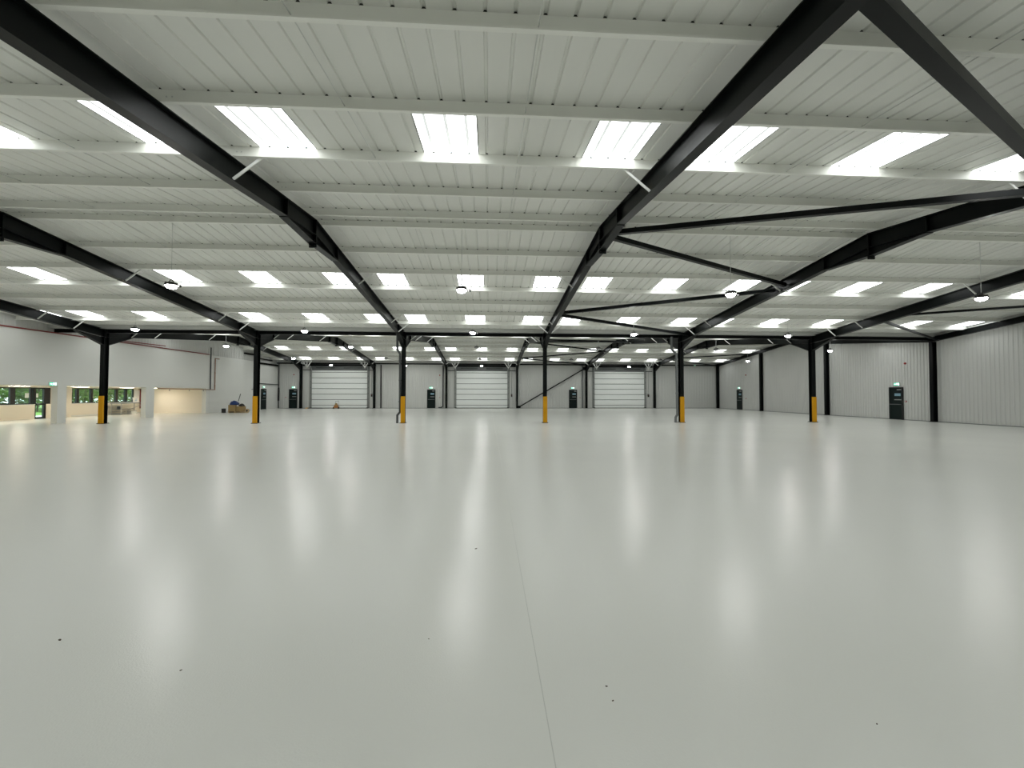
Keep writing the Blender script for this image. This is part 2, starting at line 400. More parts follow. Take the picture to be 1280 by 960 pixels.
# ---- sectional doors
JOINTS = [0.03, 0.35, 0.97, 1.58, 2.19, 2.79, 3.40, 4.03, 4.26]
def sectional_door(name, xa, xb):
    o = struct(empty(name, ((xa + xb) / 2, BACK, 0))); hw = (xb - xa) / 2
    for i in range(len(JOINTS) - 1):
        z0, z1 = JOINTS[i], JOINTS[i + 1]; g = 0.035
        m = MB(); m.prism_yz([(-0.065, z0 + 0.025), (-0.10, z0 + g + 0.02), (-0.10, z1 - g - 0.01), (-0.065, z1 - 0.02)], -hw, hw)
        put('door_panel', m.data('door_panel', 'dpanel'), o)
    put('joint_backing', boxdata('joint_backing', 'darkgrey', -hw, hw, -0.062, -0.03, 0.0, 4.3), o)
    put('bottom_seal', boxdata('bottom_seal', 'rubber', -hw, hw, -0.1, -0.06, 0, 0.03), o)
    for s in (-1, 1):
        t = MB(); a, b = sorted((s * hw, s * (hw + 0.27)))
        t.box(a, b, -0.07, -0.03, 0, 4.4)
        a, b = sorted((s * (hw + 0.03), s * (hw + 0.09))); t.box(a, b, -0.17, -0.06, 0, 4.4)
        t.bar((s * (hw + 0.06), -0.12, 4.38), (s * (hw + 0.06), -0.45, 4.70), 0.06, 0.1)
        t.bar((s * (hw + 0.06), -0.42, 4.69), (s * (hw + 0.06), -2.7, 4.86), 0.06, 0.1)
        tr = put('door_track', t.data('door_track', 'galv'), o)
        for k in range(6):
            put('hinge_bracket', boxdata('hinge_bracket', 'midgrey', s * (hw + 0.12) - 0.03, s * (hw + 0.12) + 0.03, -0.16, -0.07, 0.3 + 0.65 * k, 0.42 + 0.65 * k), tr)
        hg = MB(); cx = s * (hw + 0.06); yy = -1.25; zr = ztop(BACK + yy) 
        hg.bar((cx, yy, 4.50), (cx - 0.50, yy, zr - 0.01), 0.06, 0.06).bar((cx, yy, 4.50), (cx + 0.50, yy, zr - 0.01), 0.06, 0.06)
        hg.bar((cx, yy, 4.42), (cx, yy, zr), 0.06, 0.06).bar((cx - 0.5, yy, zr - 0.03), (cx + 0.5, yy, zr - 0.03), 0.06, 0.06)
        put('track_hanger', hg.data('track_hanger', 'brace'), o)
        y2 = -2.6; z2 = ztop(BACK + y2)
        put('drop_rod', MB().bar((cx, y2, 4.85), (cx, y2, z2), 0.03, 0.03).bar((cx, y2, 4.9), (cx - s * 0.6, y2, z2), 0.03, 0.03).data('drop_rod', 'galv'), o)
        put('floor_buffer', boxdata('floor_buffer', 'rubber', cx - 0.1, cx + 0.1, -0.22, -0.06, 0, 0.09), o)
    put('header_beam', MB().box(-hw - 0.95, hw + 0.95, -0.24, -0.03, 4.72, 4.92).data('header_beam', 'black'), o)
    put('header_panel', boxdata('header_panel', 'midgrey', -hw - 0.27, hw + 0.27, -0.06, -0.03, 4.28, 4.72), o)
    put('spring_shaft', MB().tube([(-hw - 0.1, -0.22, 4.52), (hw + 0.1, -0.22, 4.52)], 0.02, 8).data('spring_shaft', 'midgrey', True), o)
    for a, b in ((-hw + 0.5, -0.5), (0.5, hw - 0.5)):
        put('torsion_spring', MB().tube([(a, -0.22, 4.52), (b, -0.22, 4.52)], 0.06, 10).data('torsion_spring', 'darkgrey', True), o)
    for s in (-1, 1):
        a, b = sorted((s * (hw + 0.1), s * (hw + 0.95)))
        put('side_rail', boxdata('side_rail', 'darkgrey', a, b, -0.12, -0.04, 4.24, 4.32), o)
    return o
SD = [(-19.70, -13.65), (-3.69, 2.10), (12.21, 18.07)]
for i, (a, b) in enumerate(SD): sectional_door('door_%d' % (i + 1), a, b)

# ---- exit doors (structure) and their signs (things)
EXW = 0.92
def exit_door(name, loc, rz, width=EXW):
    o = struct(empty(name, loc, rz)); hw = width / 2       # local -y faces the room
    fr = MB().box(-hw - 0.06, -hw, -0.07, 0.0, 0, 2.13).box(hw, hw + 0.06, -0.07, 0.0, 0, 2.13).box(-hw, hw, -0.07, 0, 2.07, 2.13)
    put('door_frame', fr.data('door_frame', 'doorframe'), o)
    lf = put('door_leaf', boxdata('door_leaf', 'doorleaf', -hw, hw, -0.05, -0.005, 0.01, 2.07), o)
    put('push_bar', MB().tube([(-hw + 0.06, -0.05, 1.0), (-hw + 0.06, -0.12, 1.0), (hw - 0.06, -0.12, 1.0), (hw - 0.06, -0.05, 1.0)], 0.022, 8).data('push_bar', 'midgrey'), lf)
    put('sign_plate', boxdata('sign_plate', 'plate', -0.08, 0.32, -0.056, -0.05, 1.55, 1.72), lf)
    put('vision_strip', boxdata('vision_strip', 'alu', -0.1, 0.36, -0.056, -0.05, 1.28, 1.33), lf)
    put('closer', boxdata('closer', 'alu', 0.12, 0.38, -0.10, -0.05, 1.93, 1.99), lf)
    return o
def exit_sign(loc, rz, label, drop=False):
    o = empty('exit_sign', loc, rz); tag(o, label, 'exit sign', None)
    put('sign_case', boxdata('sign_case', 'signcase', -0.19, 0.19, -0.05, 0.0, -0.09, 0.09), o)
    fc = put('sign_face', boxdata('sign_face', 'signgreen', -0.18, 0.18, -0.056, -0.05, -0.08, 0.08), o)
    pc = MB()
    pc.box(0.09, 0.16, -0.06, -0.056, -0.065, 0.065)                                        # doorway
    pc.box(-0.155, -0.09, -0.06, -0.056, -0.012, 0.012); n = len(pc.v)                      # arrow shaft
    pc.v += [(-0.09, -0.059, -0.04), (-0.05, -0.059, 0.0), (-0.09, -0.059, 0.04)]; pc.f.append((n, n + 1, n + 2))
    pc.box(0.012, 0.04, -0.06, -0.056, 0.035, 0.063)                                        # running figure: head, body, legs, arms
    pc.bar((0.02, -0.058, 0.032), (0.005, -0.058, -0.015), 0.004, 0.026, (1, 0, 0)).bar((0.005, -0.058, -0.012), (0.04, -0.058, -0.04), 0.004, 0.014, (1, 0, 0))
    pc.bar((0.005, -0.058, -0.012), (-0.025, -0.058, -0.06), 0.004, 0.014, (1, 0, 0)).bar((0.018, -0.058, 0.025), (0.055, -0.058, 0.005), 0.004, 0.011, (1, 0, 0)).bar((0.018, -0.058, 0.025), (-0.02, -0.058, 0.012), 0.004, 0.011, (1, 0, 0))
    put('pictogram', pc.data('pictogram', 'signwhite'), fc)
    return o
BF = BACK - 0.022
RF = XR - 0.022
PI = math.pi
for i, (x, wd) in enumerate(((-21.74, 0.76), (-6.52, 0.82), (9.70, 0.82))):
    exit_door('door_%d' % (4 + i), (x, BF, 0), 0, wd)
exit_door('door_7', (RF, 43.05, 0), -PI / 2, 0.8); exit_door('door_8', (RF, 25.92, 0), -PI / 2, 0.8)
exit_door('door_9', (XL, 44.3, 0), PI / 2, 0.85)
exit_sign((-21.7, BF, 2.33), 0, 'lit green exit sign above the back wall door by the left corner')
exit_sign((-6.55, BF, 2.33), 0, 'lit green exit sign above the back door left of the middle loading door')
exit_sign((9.65, BF, 2.33), 0, 'lit green exit sign above the back door beside the diagonal brace')
exit_sign((RF, 43.1, 2.33), -PI / 2, 'lit green exit sign above the right wall door near the back corner')
exit_sign((RF, 25.85, 2.33), -PI / 2, 'lit green exit sign above the right wall door beside the tall black post')
exit_sign((XL, 44.3, 2.33), PI / 2, 'lit green exit sign above the left wall door behind a column')
exit_sign((XL, 23.5, 2.14), PI / 2, 'lit green exit sign on the white overhang beside a white pier')

# ================================================================== STEEL FRAME
RD = 0.43                                  # rafter depth
FW = 0.20                                  # flange width
def rafter_half(X, r, ya, yb):             # from ridge r=ya to eaves yb
    m = MB(); za, zb = ztop(ya), ztop(yb); t = 0.02
    m.plate(X - FW / 2, X + FW / 2, ya, za - t, yb, zb - t, t)
    m.plate(X - FW / 2, X + FW / 2, ya, za - RD, yb, zb - RD, t)
    m.plate(X - 0.008, X + 0.008, ya, za - RD + t, yb, zb - RD + t, RD - 2 * t)
    return m.data('rafter_half', 'black', False)
ordn = {0: 'far-left', 1: 'second', 2: 'third', 3: 'fourth', 4: 'fifth', 5: 'sixth'}
bolt_d = MB().lathe([(0.016, 0.0), (0.016, 0.014), (0.009, 0.014), (0.009, 0.024)], 6).data('bolt', 'rubber')
def frame_rafter(X, r, half_a, half_b, label, group, fly, side_f, side_r):
    o = empty('roof_rafter', (X, r, 0)); tag(o, label, 'rafter', group)
    mw = lambda d: d
    def add(name, m, mt='black'): return put(name, m.data(name, mt), o, (-X, -r, 0))
    ya, yb = r - half_a, r + half_b
    for e in (ya, yb):
        put('rafter_half', rafter_half(X, r, r, e), o, (-X, -r, 0))
    # apex haunch: level bottom flange
    zb = 5.72; m = MB(); q = 1.62
    m.prism_yz([(r - q, ztop(r - q) - RD), (r, ZP - RD), (r + q, ztop(r + q) - RD), (r + 0.2, zb + 0.015), (r - 0.2, zb + 0.015)], X - 0.008, X + 0.008)
    for s in (-1, 1): m.plate(X - FW / 2, X + FW / 2, r, zb, r + s * q, ztop(r + q) - RD - 0.015, 0.02)
    add('apex_haunch', m)
    ap = put('apex_plate', boxdata('apex_plate', 'black', X - FW / 2, X + FW / 2, r - 0.02, r + 0.02, zb - 0.09, ZP - 0.02), o, (-X, -r, 0))
    for k in range(4):
        for s in (-1, 1):
            put('bolt', bolt_d, ap, (X + (k % 2 * 2 - 1) * 0.06, r + s * 0.02, zb - 0.045 + (k // 2) * 0.15), (s * -PI / 2, 0, 0))
    for s in (-1, 1):
        y = r + s * 1.62
        add('stiffener', MB().box(X - FW / 2, X + FW / 2, y - 0.01, y + 0.01, ztop(y) - RD + 0.015, ztop(y) - 0.015))
    # eaves haunches
    for s, e in ((-1, ya), (1, yb)):
        face = e - s * 0.15; st = e - s * 1.65
        m = MB(); zt = ztop(st) - RD; ze = 4.28
        m.prism_yz([(st, zt), (face, ztop(face) - RD), (face, ze)], X - 0.008, X + 0.008)
        m.plate(X - FW / 2, X + FW / 2, st, zt - 0.02, face, ze - 0.02, 0.02)
        m.box(X - FW / 2, X + FW / 2, min(face, face + s * 0.02), max(face, face + s * 0.02), ze - 0.03, ztop(face))
        add('eaves_haunch', m)
        add('stiffener', MB().box(X - FW / 2, X + FW / 2, st - 0.01, st + 0.01, zt + 0.015, ztop(st) - 0.015))
    # white fly braces from purlins down to the lower flange
    for y, sd in fly:
        zt = ztop(y); dy = 0.0
        add('fly_brace', MB().bar((X + sd * 0.62, y, zt + 0.03), (X + sd * 0.09, y + dy, zt - RD + 0.03), 0.045, 0.012, (0, 1, 0)).bar((X + sd * 0.62, y + 0.022, zt + 0.03), (X + sd * 0.09, y + 0.022, zt - RD + 0.03), 0.008, 0.045, (0, 1, 0)), 'brace')
    return o
def fly_list(r, sd, half):
    l = []
    for k, s in ((2, -1), (2, 1), (5, 1), (6, 1), (5, -1), (6, -1), (1, 1)):
        if k == 1: continue
        y = r + s * PUR[k]
        l.append((y, sd))
    return l
names = [n + ' from the white left wall' for n in ('first', 'second', 'third', 'fourth', 'fifth', 'sixth')]
for i, X in enumerate(FRAMES):
    sd = 1 if X < 0 else -1
    fl = [(R1 - PUR[2], sd), (R1 + PUR[2], sd), (R1 + PUR[5], sd), (R1 + PUR[6], sd)]
    if i == 3: fl.append((R1 + PUR[6], 1))
    frame_rafter(X, R1, 12.1, VALLEY - R1, 'black steel rafter under the front roof, ' + names[i], 'front roof rafters', fl, sd, sd)
    fl = [(R2 - PUR[6], sd), (R2 - PUR[5], sd), (R2 - PUR[2], sd), (R2 + PUR[2], sd), (R2 + PUR[6], sd), (R2 + PUR[6], -sd)]
    frame_rafter(X, R2, R2 - VALLEY, BACK - 0.2 - R2, 'black steel rafter under the rear roof, ' + names[i], 'rear roof rafters', fl, sd, sd)
# gable rafters on the right wall
for r, a, b, nm in ((R1, R1 - FRONT, VALLEY - R1, 'front'), (R2, R2 - VALLEY, BACK - R2 - 0.05, 'rear')):
    o = empty('gable_rafter', (GABLE, r, 0)); tag(o, 'black gable rafter along the top of the right wall under the %s roof' % nm, 'rafter', 'gable rafters')
    for e in (r - a, r + b):
        m = MB(); t = 0.015; D = 0.3
        m.plate(GABLE - 0.09, GABLE + 0.09, r, ZP - t, e, ztop(e) - t, t).plate(GABLE - 0.09, GABLE + 0.09, r, ZP - D, e, ztop(e) - D, t)
        m.plate(GABLE - 0.007, GABLE + 0.007, r, ZP - D + t, e, ztop(e) - D + t, D - 2 * t)
        put('rafter_half', m.data('rafter_half', 'black'), o, (-GABLE, -r, 0))

# ---- valley columns with yellow guards
def i_column(h, dx, dy, along_y=True):
    m = MB(); t = 0.018
    if along_y:
        m.box(-dx / 2, dx / 2, -dy / 2, -dy / 2 + t, 0.02, h).box(-dx / 2, dx / 2, dy / 2 - t, dy / 2, 0.02, h).box(-0.007, 0.007, -dy / 2 + t, dy / 2 - t, 0.02, h)
    else:
        m.box(-dx / 2, -dx / 2 + t, -dy / 2, dy / 2, 0.02, h).box(dx / 2 - t, dx / 2, -dy / 2, dy / 2, 0.02, h).box(-dx / 2 + t, dx / 2 - t, -0.007, 0.007, 0.02, h)
    return m.data('column_shaft', 'black')
shaft = i_column(5.05, 0.2, 0.30)
basep = MB().box(-0.16, 0.16, -0.21, 0.21, 0, 0.02).data('base_plate', 'black')
gdm = MB()
gdm.box(-0.118, 0.118, -0.168, -0.153, 0.021, 1.5).box(-0.118, -0.103, -0.153, -0.09, 0.021, 1.5).box(0.103, 0.118, -0.153, -0.09, 0.021, 1.5)
guard = gdm.data('column_guard', 'yellow')
cn = ['next to the white left wall', 'second from the white left wall', 'and dark downpipe, third from the left wall', 'with no downpipe, third from the right wall', 'with a bent grey downpipe, second from the right wall', 'nearest the ribbed right wall']
for i, X in enumerate(FRAMES):
    o = empty('steel_column', (X, VALLEY, 0)); tag(o, 'black steel column with yellow guard ' + cn[i], 'column', 'yellow-guarded columns')
    put('column_shaft', shaft, o); put('base_plate', basep, o); gu = put('column_guard', guard, o); gu['label'] = 'yellow plastic column guard'
    for k in (-1, 1):
        for j in (-1, 1): put('bolt', bolt_d, o, (k * 0.13, j * 0.18, 0.02))
# ---- back wall columns
bshaft = i_column(5.02, 0.2, 0.32); bbase = MB().box(-0.14, 0.14, -0.2, 0.16, 0, 0.02).data('base_plate', 'black')
bn = ['left of the left loading door', 'right of the left loading door', 'left of the middle loading door', 'right of the middle loading door', 'left of the right loading door', 'right of the right loading door']
for i, X in enumerate(FRAMES):
    o = empty('steel_column', (X, BACK - 0.2, 0)); tag(o, 'black steel column against the back wall ' + bn[i], 'column', 'back wall columns')
    put('column_shaft', bshaft, o); put('base_plate', bbase, o)
# ---- right wall posts
gh = {}
rp = [(47.05, 'in the back corner'), (39.3, 'second from the back corner'), (31.4, 'third from the back corner'), (23.5, 'in line with the yellow-guarded columns'), (15.5, 'under the front roof'), (7.5, 'near the front wall')]
for y, nm in rp:
    h = ztop(y) - 0.28
    o = empty('wall_post', (XR - 0.17, y, 0)); tag(o, 'black steel post on the right wall ' + nm, 'post', 'right wall posts')
    put('column_shaft', i_column(h, 0.28, 0.2, False), o); put('base_plate', boxdata('base_plate', 'black', -0.18, 0.13, -0.14, 0.14, 0, 0.02), o)

# ---- tie beams along the valley and eaves beam at the back wall
def tie(xa, xb, y, z0, z1, label, group):
    m = MB(); m.box(xa, xb, y - 0.07, y + 0.07, z0, z0 + 0.014).box(xa, xb, y - 0.07, y + 0.07, z1 - 0.014, z1).box(xa, xb, y - 0.006, y + 0.006, z0 + 0.014, z1 - 0.014)
    o = put('tie_beam', m.data('tie_beam', 'black'), None, ((xa + xb) / 2, y, z0)); 
    for v in o.data.vertices: v.co -= Vector(((xa + xb) / 2, y, z0))
    tag(o, label, 'beam', group)
    for s, x in ((-1, xb), (1, xa)):
        put('end_cleat', boxdata('end_cleat', 'black', -0.008, 0.008, -0.09, 0.09, -0.02, z1 - z0 + 0.02), o, (x + s * 0.02 - (xa + xb) / 2, 0, 0))
xs = [XL] + FRAMES + [XR - 0.3]
tn = ['between the white left wall and the first column', 'between the first and second columns from the left wall', 'between the second and third columns from the left wall',
      'between the third and fourth columns from the left wall', 'between the two columns below the braced roof bay', 'between the last two columns before the right wall', 'between the last column and the right wall']
for i in range(7):
    a = xs[i] + (0.11 if i else 0); b = xs[i + 1] - (0.11 if i < 6 else 0)
    tie(a, b, VALLEY, 4.93, 5.12, 'black horizontal tie beam ' + tn[i], 'tie beams along the column row')
en = ['over the exit door in the left corner', 'over the left loading door', 'over the back exit door between loading doors', 'over the middle loading door', 'over the diagonal brace', 'over the right loading door', 'over the plain cladding in the right corner']
for i in range(7):
    a = xs[i] + (0.11 if i else 0); b = xs[i + 1] - (0.11 if i < 6 else 0)
    tie(a, b, BACK - 0.36, 4.93, 5.07, 'black eaves beam along the back wall ' + en[i], 'eaves beams on the back wall')

# ---- purlins
zpro = [(0.0, 0.0), (0.0, 0.196), (0.065, 0.196), (0.065, 0.2), (-0.004, 0.2), (-0.004, 0.004), (-0.065, 0.004), (-0.065, 0.02), (-0.069, 0.02), (-0.069, 0.0)]
def purlin_data(sg):
    m = MB(); c, s = math.cos(math.atan(TH)), math.sin(math.atan(TH)) * -sg
    m.extrude_x([(y * c - z * s, y * s + z * c) for y, z in zpro], XL - 0.1 , XR - 0.02); return m.data('purlin', 'purlin')
pdat = {-1: purlin_data(-1), 1: purlin_data(1)}
num = ['first', 'second', 'third', 'fourth', 'fifth', 'sixth', 'seventh']
cs = MB()  # dark blocks added in the rib voids: stop skylight glow, stand for shade
for x in sheet_x:
    for k in range(3):
        c = x + k * RIBW / 3 + 0.167
        if c > XR - 0.1 or c < XL: continue
        n = len(cs.v)
        cs.v += [(c - 0.026, 0.0, 0.2), (c + 0.026, 0.0, 0.2), (c + 0.013, 0.0, 0.224), (c - 0.013, 0.0, 0.224), (c - 0.026, 0.06, 0.2), (c + 0.026, 0.06, 0.2), (c + 0.013, 0.06, 0.224), (c - 0.013, 0.06, 0.224)]
        cs.f += [tuple(n + i for i in q) for q in ((0, 1, 2, 3), (7, 6, 5, 4), (0, 4, 5, 1), (1, 5, 6, 2), (2, 6, 7, 3), (3, 7, 4, 0))]
rib_blocks = cs.data('rib_shade_blocks', 'rubber')
pbolt = MB().lathe([(0.014, 0), (0.014, 0.012)], 6).data('bolt', 'rod')
for nm, r, sg, ln in slopes:
    where = {('front', -1): 'before the front ridge', ('front', 1): 'past the front ridge', ('rear', -1): 'before the rear ridge', ('rear', 1): 'past the rear ridge'}[(nm, sg)]
    for k, s in enumerate(PUR):
        o = put('purlin', pdat[sg], None, (0, r + sg * s, ZP - TH * s))
        tag(o, 'white steel roof purlin, %s one %s' % (num[k], where), 'purlin', 'white roof purlins')
        ro = put('rib_shade_blocks', rib_blocks, o, (0, 0, 0), (math.atan(TH) * -sg, 0, 0)); ro['kind'] = 'stuff'
        if nm == 'front' and k < 6:
            for X in FRAMES:
                for dx in (0.16, 0.24):
                    for dz in ((0.1,) if sg > 0 else (0.1,)): put('bolt', pbolt, o, (X + dx, -0.005 - 0.0 * sg, dz), (PI / 2, 0, 0))
# ---- sag rods between the purlins at the third points of each bay
for nm, r, sg, ln in slopes[:2]:
    d = MB().tube([(0, 0, 0), (0, sg * (PUR[6] - PUR[0]), -TH * (PUR[6] - PUR[0]))], 0.008, 6).data('sag_rod', 'rod')
    for X in [-20.85 - S] + FRAMES:
        for k in (1, 2):
            x = X + k * S / 3
            if x < XL + 0.3 or x > XR - 0.3: continue
            o = put('sag_rod', d, None, (x, r + sg * PUR[0], ZP - TH * PUR[0] + 0.07))
            i_ = FRAMES.index(X) if X in FRAMES else -1
            tag(o, 'thin sag rod %s the front ridge, %s %s' % ('before' if sg < 0 else 'past', 'one third across' if k == 1 else 'two thirds across', ('the bay after the %s rafter' % num[i_]) if i_ >= 0 else 'the bay beside the left wall'), 'rod', 'sag rods ' + ('before' if sg < 0 else 'past') + ' the front ridge')

# ---- roof bracing
def brace(a, b, label, dz=-0.26, wd=0.1, group='roof braces'):
    za, zb = ztop(a[1]) + dz, ztop(b[1]) + dz
    A = Vector((a[0], a[1], za)); B = Vector((b[0], b[1], zb)); c = (A + B) / 2
    m = MB().bar(A - c, B - c, wd, 0.012).bar(A - c + Vector((0, 0, -wd / 2)), B - c + Vector((0, 0, -wd / 2)), 0.012, wd)
    d = (B - A).normalized(); r = d.cross(Vector((0, 0, 1))).normalized()
    m = MB().bar(A - c, B - c, wd, wd)
    o = put('roof_brace', m.data('roof_brace', 'black'), None, c); tag(o, label, 'brace', group)
    for P, s in ((A, 1), (B, -1)):
        e = MB().bar(P - c - d * 0.05 * s, P - c + d * 0.35 * s, 0.2, 0.014)
        put('gusset_plate', e.data('gusset_plate', 'black'), o)
XA, XB_ = FRAMES[3] + 0.1, FRAMES[4] - 0.1
bl = ['black roof brace before the front ridge, starting closest to the front wall', 'black roof brace before the front ridge, meeting the apex of a rafter', 'black roof brace past the front ridge, leaving the apex of a rafter',
      'black roof brace past the front ridge, middle one of the zigzag', 'black roof brace past the front ridge, ending at a yellow-guarded column']
pairs = [((XA, 3.42), (XB_, 7.3)), ((XB_, 7.5), (XA, 11.2)), ((XA, 11.45), (XB_, 14.9)), ((XB_, 15.45), (XA, 18.7)), ((XA, 19.05), (XB_, 22.4))]
for (a, b), l in zip(pairs, bl): brace(a, b, l, wd=0.16 if l is bl[0] else 0.13)
z2 = [(XA, 27.4), (XB_, 31.4), (XA, 35.3), (XB_, 39.1), (XA, 42.8), (XB_, 46.4)]
for i in range(5):
    brace(z2[i], z2[i + 1], 'black roof brace under the rear roof in the braced bay, %s from the column row' % num[i], wd=0.11)
XC, XD = FRAMES[5] + 0.1, GABLE - 0.05
for a, b, l in (((XC, 19.3), (XD, 23.1), 'black roof brace beside the right wall, ending at the post in the column row'), ((XC, 18.4), (XD, 15.9), 'black roof brace beside the right wall, next after the front ridge'),
                ((XC, 43.2), (XD, 46.7), 'black roof brace beside the right wall, ending at the back corner'), ((XC, 42.3), (XD, 39.7), 'black roof brace beside the right wall, next after the rear ridge'),
                ((XD, 31.6), (XC, 35.0), 'black roof brace beside the right wall, before the rear ridge')):
    brace(a, b, l, wd=0.1)
m = MB().bar((3.38, BACK - 0.2, 0.12), (11.05, BACK - 0.2, 4.60), 0.09, 0.12)
wb = put('wall_brace', m.data('wall_brace', 'black')); tag(wb, 'black diagonal brace rising across the back wall beside an exit door', 'brace')
put('gusset_plate', MB().prism_yz([(0, 0)] * 0 or [(BACK - 0.21, 0.02), (BACK - 0.19, 0.02), (BACK - 0.19, 0.3), (BACK - 0.21, 0.3)], 3.32, 3.62).data('gusset_plate', 'black'), wb)
put('gusset_plate', MB().prism_yz([(BACK - 0.21, 4.4), (BACK - 0.19, 4.4), (BACK - 0.19, 4.75), (BACK - 0.21, 4.75)], 10.8, 11.12).data('gusset_plate', 'black'), wb)

# ================================================================== LAMPS
hous = MB().lathe([(0.03, 0.10), (0.07, 0.10), (0.075, 0.06), (0.15, 0.05), (0.16, 0.03), (0.16, 0.0), (0.13, 0.0)], 20).data('housing', 'housing', True)
fin = MB().box(0.075, 0.15, -0.004, 0.004, 0.045, 0.085).data('heat_fin', 'housing')
lens_on = MB().lathe([(0.135, 0.002), (0.13, -0.03), (0.10, -0.065), (0.05, -0.085), (0.01, -0.09)], 16).data('lens', 'lamplens', True)
lens_off = MB().lathe([(0.135, 0.002), (0.13, -0.03), (0.10, -0.065), (0.05, -0.085), (0.01, -0.09)], 16).data('lens', 'lensoff', True)
sens = MB().tube([(0.15, 0, 0.02), (0.22, 0, -0.01)], 0.01, 6).lathe([(0.012, 0.035), (0.03, 0.02), (0.035, 0.0), (0.03, -0.02), (0.01, -0.035)], 10, (0.24, 0, -0.015)).data('motion_sensor', 'rubber', True)
brk = MB().bar((-0.1, 0, 0.06), (-0.02, 0, 0.16), 0.03, 0.008).bar((0.1, 0, 0.06), (0.02, 0, 0.16), 0.03, 0.008).box(-0.03, 0.03, -0.02, 0.02, 0.15, 0.17).data('bracket', 'housing')
def lamp(x, y, z, on, label, group):
    o = empty('highbay_lamp', (x, y, z)); tag(o, label, 'lamp', group)
    hs = put('housing', hous, o)
    for k in range(8): put('heat_fin', fin, hs, (0, 0, 0), (0, 0, k * PI / 4 + 0.2))
    ln = put('lens', lens_on if on else lens_off, o); ln['label'] = 'glowing white lens' if on else 'dark unlit lens'
    put('bracket', brk, o); put('motion_sensor', sens, o)
    zt = ztop(y) + 0.207
    put('suspension_rod', MB().tube([(0, 0, 0.16), (0, 0, zt - z)], 0.008, 6).data('suspension_rod', 'rod'), o)
ZL = 4.64
def bay_name(i):                           # i = index of the rafter to the left of the bay
    if i == 5: return 'between the sixth rafter and the right wall'
    return 'between %s and %s rafters from the left wall' % (num[i], num[i + 1])
for row, y, bays, off in (('under the front ridge', R1 + PUR[0] + 0.1, (0, 1, 2, 3, 4, 5), ()), ('before the column row', R1 + PUR[5] + 0.1, (0, 1, 2, 3, 4), ()),
                          ('behind the column row', R2 - PUR[5] + 0.1, (0, 1, 2, 3, 4, 5), (2, 3, 4)), ('under the rear ridge', R2 + PUR[0] + 0.1, (0, 1, 2, 3, 4, 5), (1, 2, 3, 4)),
                          ('before the loading doors', R2 + PUR[5] + 0.1, (0, 1, 2, 4), ())):
    for b in bays:
        on = b not in off
        lamp(FRAMES[b] + S / 2 + (0.3 if b == 0 else 0.0), y, ZL, on, '%s round lamp %s, %s' % ('lit' if on else 'unlit', row, bay_name(b)), 'high-bay lamps ' + row)
# warm panels added to brighten the recess; no such fixtures are visible there
for q_, y in enumerate((21.5, 25.0, 28.5, 32.0, 34.6)):
    o = empty('recess_fill_light', (-26.6, y, SOFFIT)); tag(o, 'flat warm fill panel added on the recess ceiling, %s from the cream end wall' % num[4 - q_], 'fill light', 'recess fill panels')
    put('light_frame', boxdata('light_frame', 'signcase', -0.31, 0.31, -0.31, 0.31, -0.012, 0.0), o)
    put('diffuser', boxdata('diffuser', 'warmfill', -0.29, 0.29, -0.29, 0.29, -0.014, -0.012), o)

# ================================================================== PIPES AND SERVICES
def pipe(name, pts, r, m, label, cat='pipe', group=None, clamps=()):
    b = Vector(pts[0]); o = put(name, MB().tube([Vector(p) - b for p in pts], r, 10).data(name, m, True), None, b); tag(o, label, cat, group)
    for c in clamps:
        put('clamp', MB().lathe([(r + 0.012, -0.03), (r + 0.012, 0.03)], 10).data('clamp', m), o, Vector(c) - b)
    return o
Y = VALLEY - 0.05
pipe('downpipe', [(-5.16, Y, 4.93), (-5.16, Y, 4.14), (-5.0, Y - 0.02, 3.88), (-4.985, Y - 0.02, 0.62), (-5.13, Y - 0.02, 0.44), (-5.13, Y - 0.02, 0.0)], 0.065, 'darkgrey', 'dark grey downpipe kinked beside the third yellow-guarded column from the left wall', clamps=[(-4.99, Y - 0.02, 2.4), (-4.99, Y - 0.02, 1.2), (-4.995, Y - 0.02, 3.5)])
pipe('downpipe', [(10.66, Y, 5.0), (10.66, Y, 4.28), (10.93, Y - 0.02, 3.97), (10.96, Y - 0.02, 0.46), (10.86, Y - 0.02, 0.3), (10.86, Y - 0.02, 0.0)], 0.075, 'midgrey', 'mid grey downpipe bending in beside the column below the braced bay', clamps=[(10.94, Y - 0.02, 3.2), (10.95, Y - 0.02, 1.7)])
Y = BACK - 0.12
pipe('downpipe', [(-12.12, Y, 4.9), (-12.12, Y, 0.0)], 0.07, 'rubber', 'straight black downpipe on the back wall right of the left loading door', clamps=[(-12.12, Y, 2.5)])
pipe('downpipe', [(-5.2, Y, 4.9), (-5.2, Y, 0.22), (-5.42, Y, 0.09), (-5.7, Y, 0.09)], 0.07, 'darkgrey', 'dark grey downpipe with a floor bend left of the middle loading door', clamps=[(-5.2, Y, 2.5)])
pipe('downpipe', [(10.78, Y, 4.9), (10.78, Y, 0.0)], 0.075, 'midgrey', 'grey downpipe against the back wall left of the right loading door', clamps=[(10.78, Y, 2.5)])
pipe('sprinkler_main', [(XL + 0.06, FRONT + 0.1, 4.89), (XL + 0.06, 35.9, 4.89)], 0.035, 'red', 'long dark red pipe along the top of the white left wall')
pipe('sprinkler_branch', [(XL + 0.14, 26.5, 4.95), (XL + 0.14, 31.0, 5.05)], 0.03, 'red', 'short dark red pipe above the long red pipe on the left wall')
pipe('riser_pipe', [(XL + 0.05, 36.05, 1.98), (XL + 0.05, 36.05, 5.5)], 0.045, 'darkgrey', 'dark vertical pipe at the end of the white overhang')
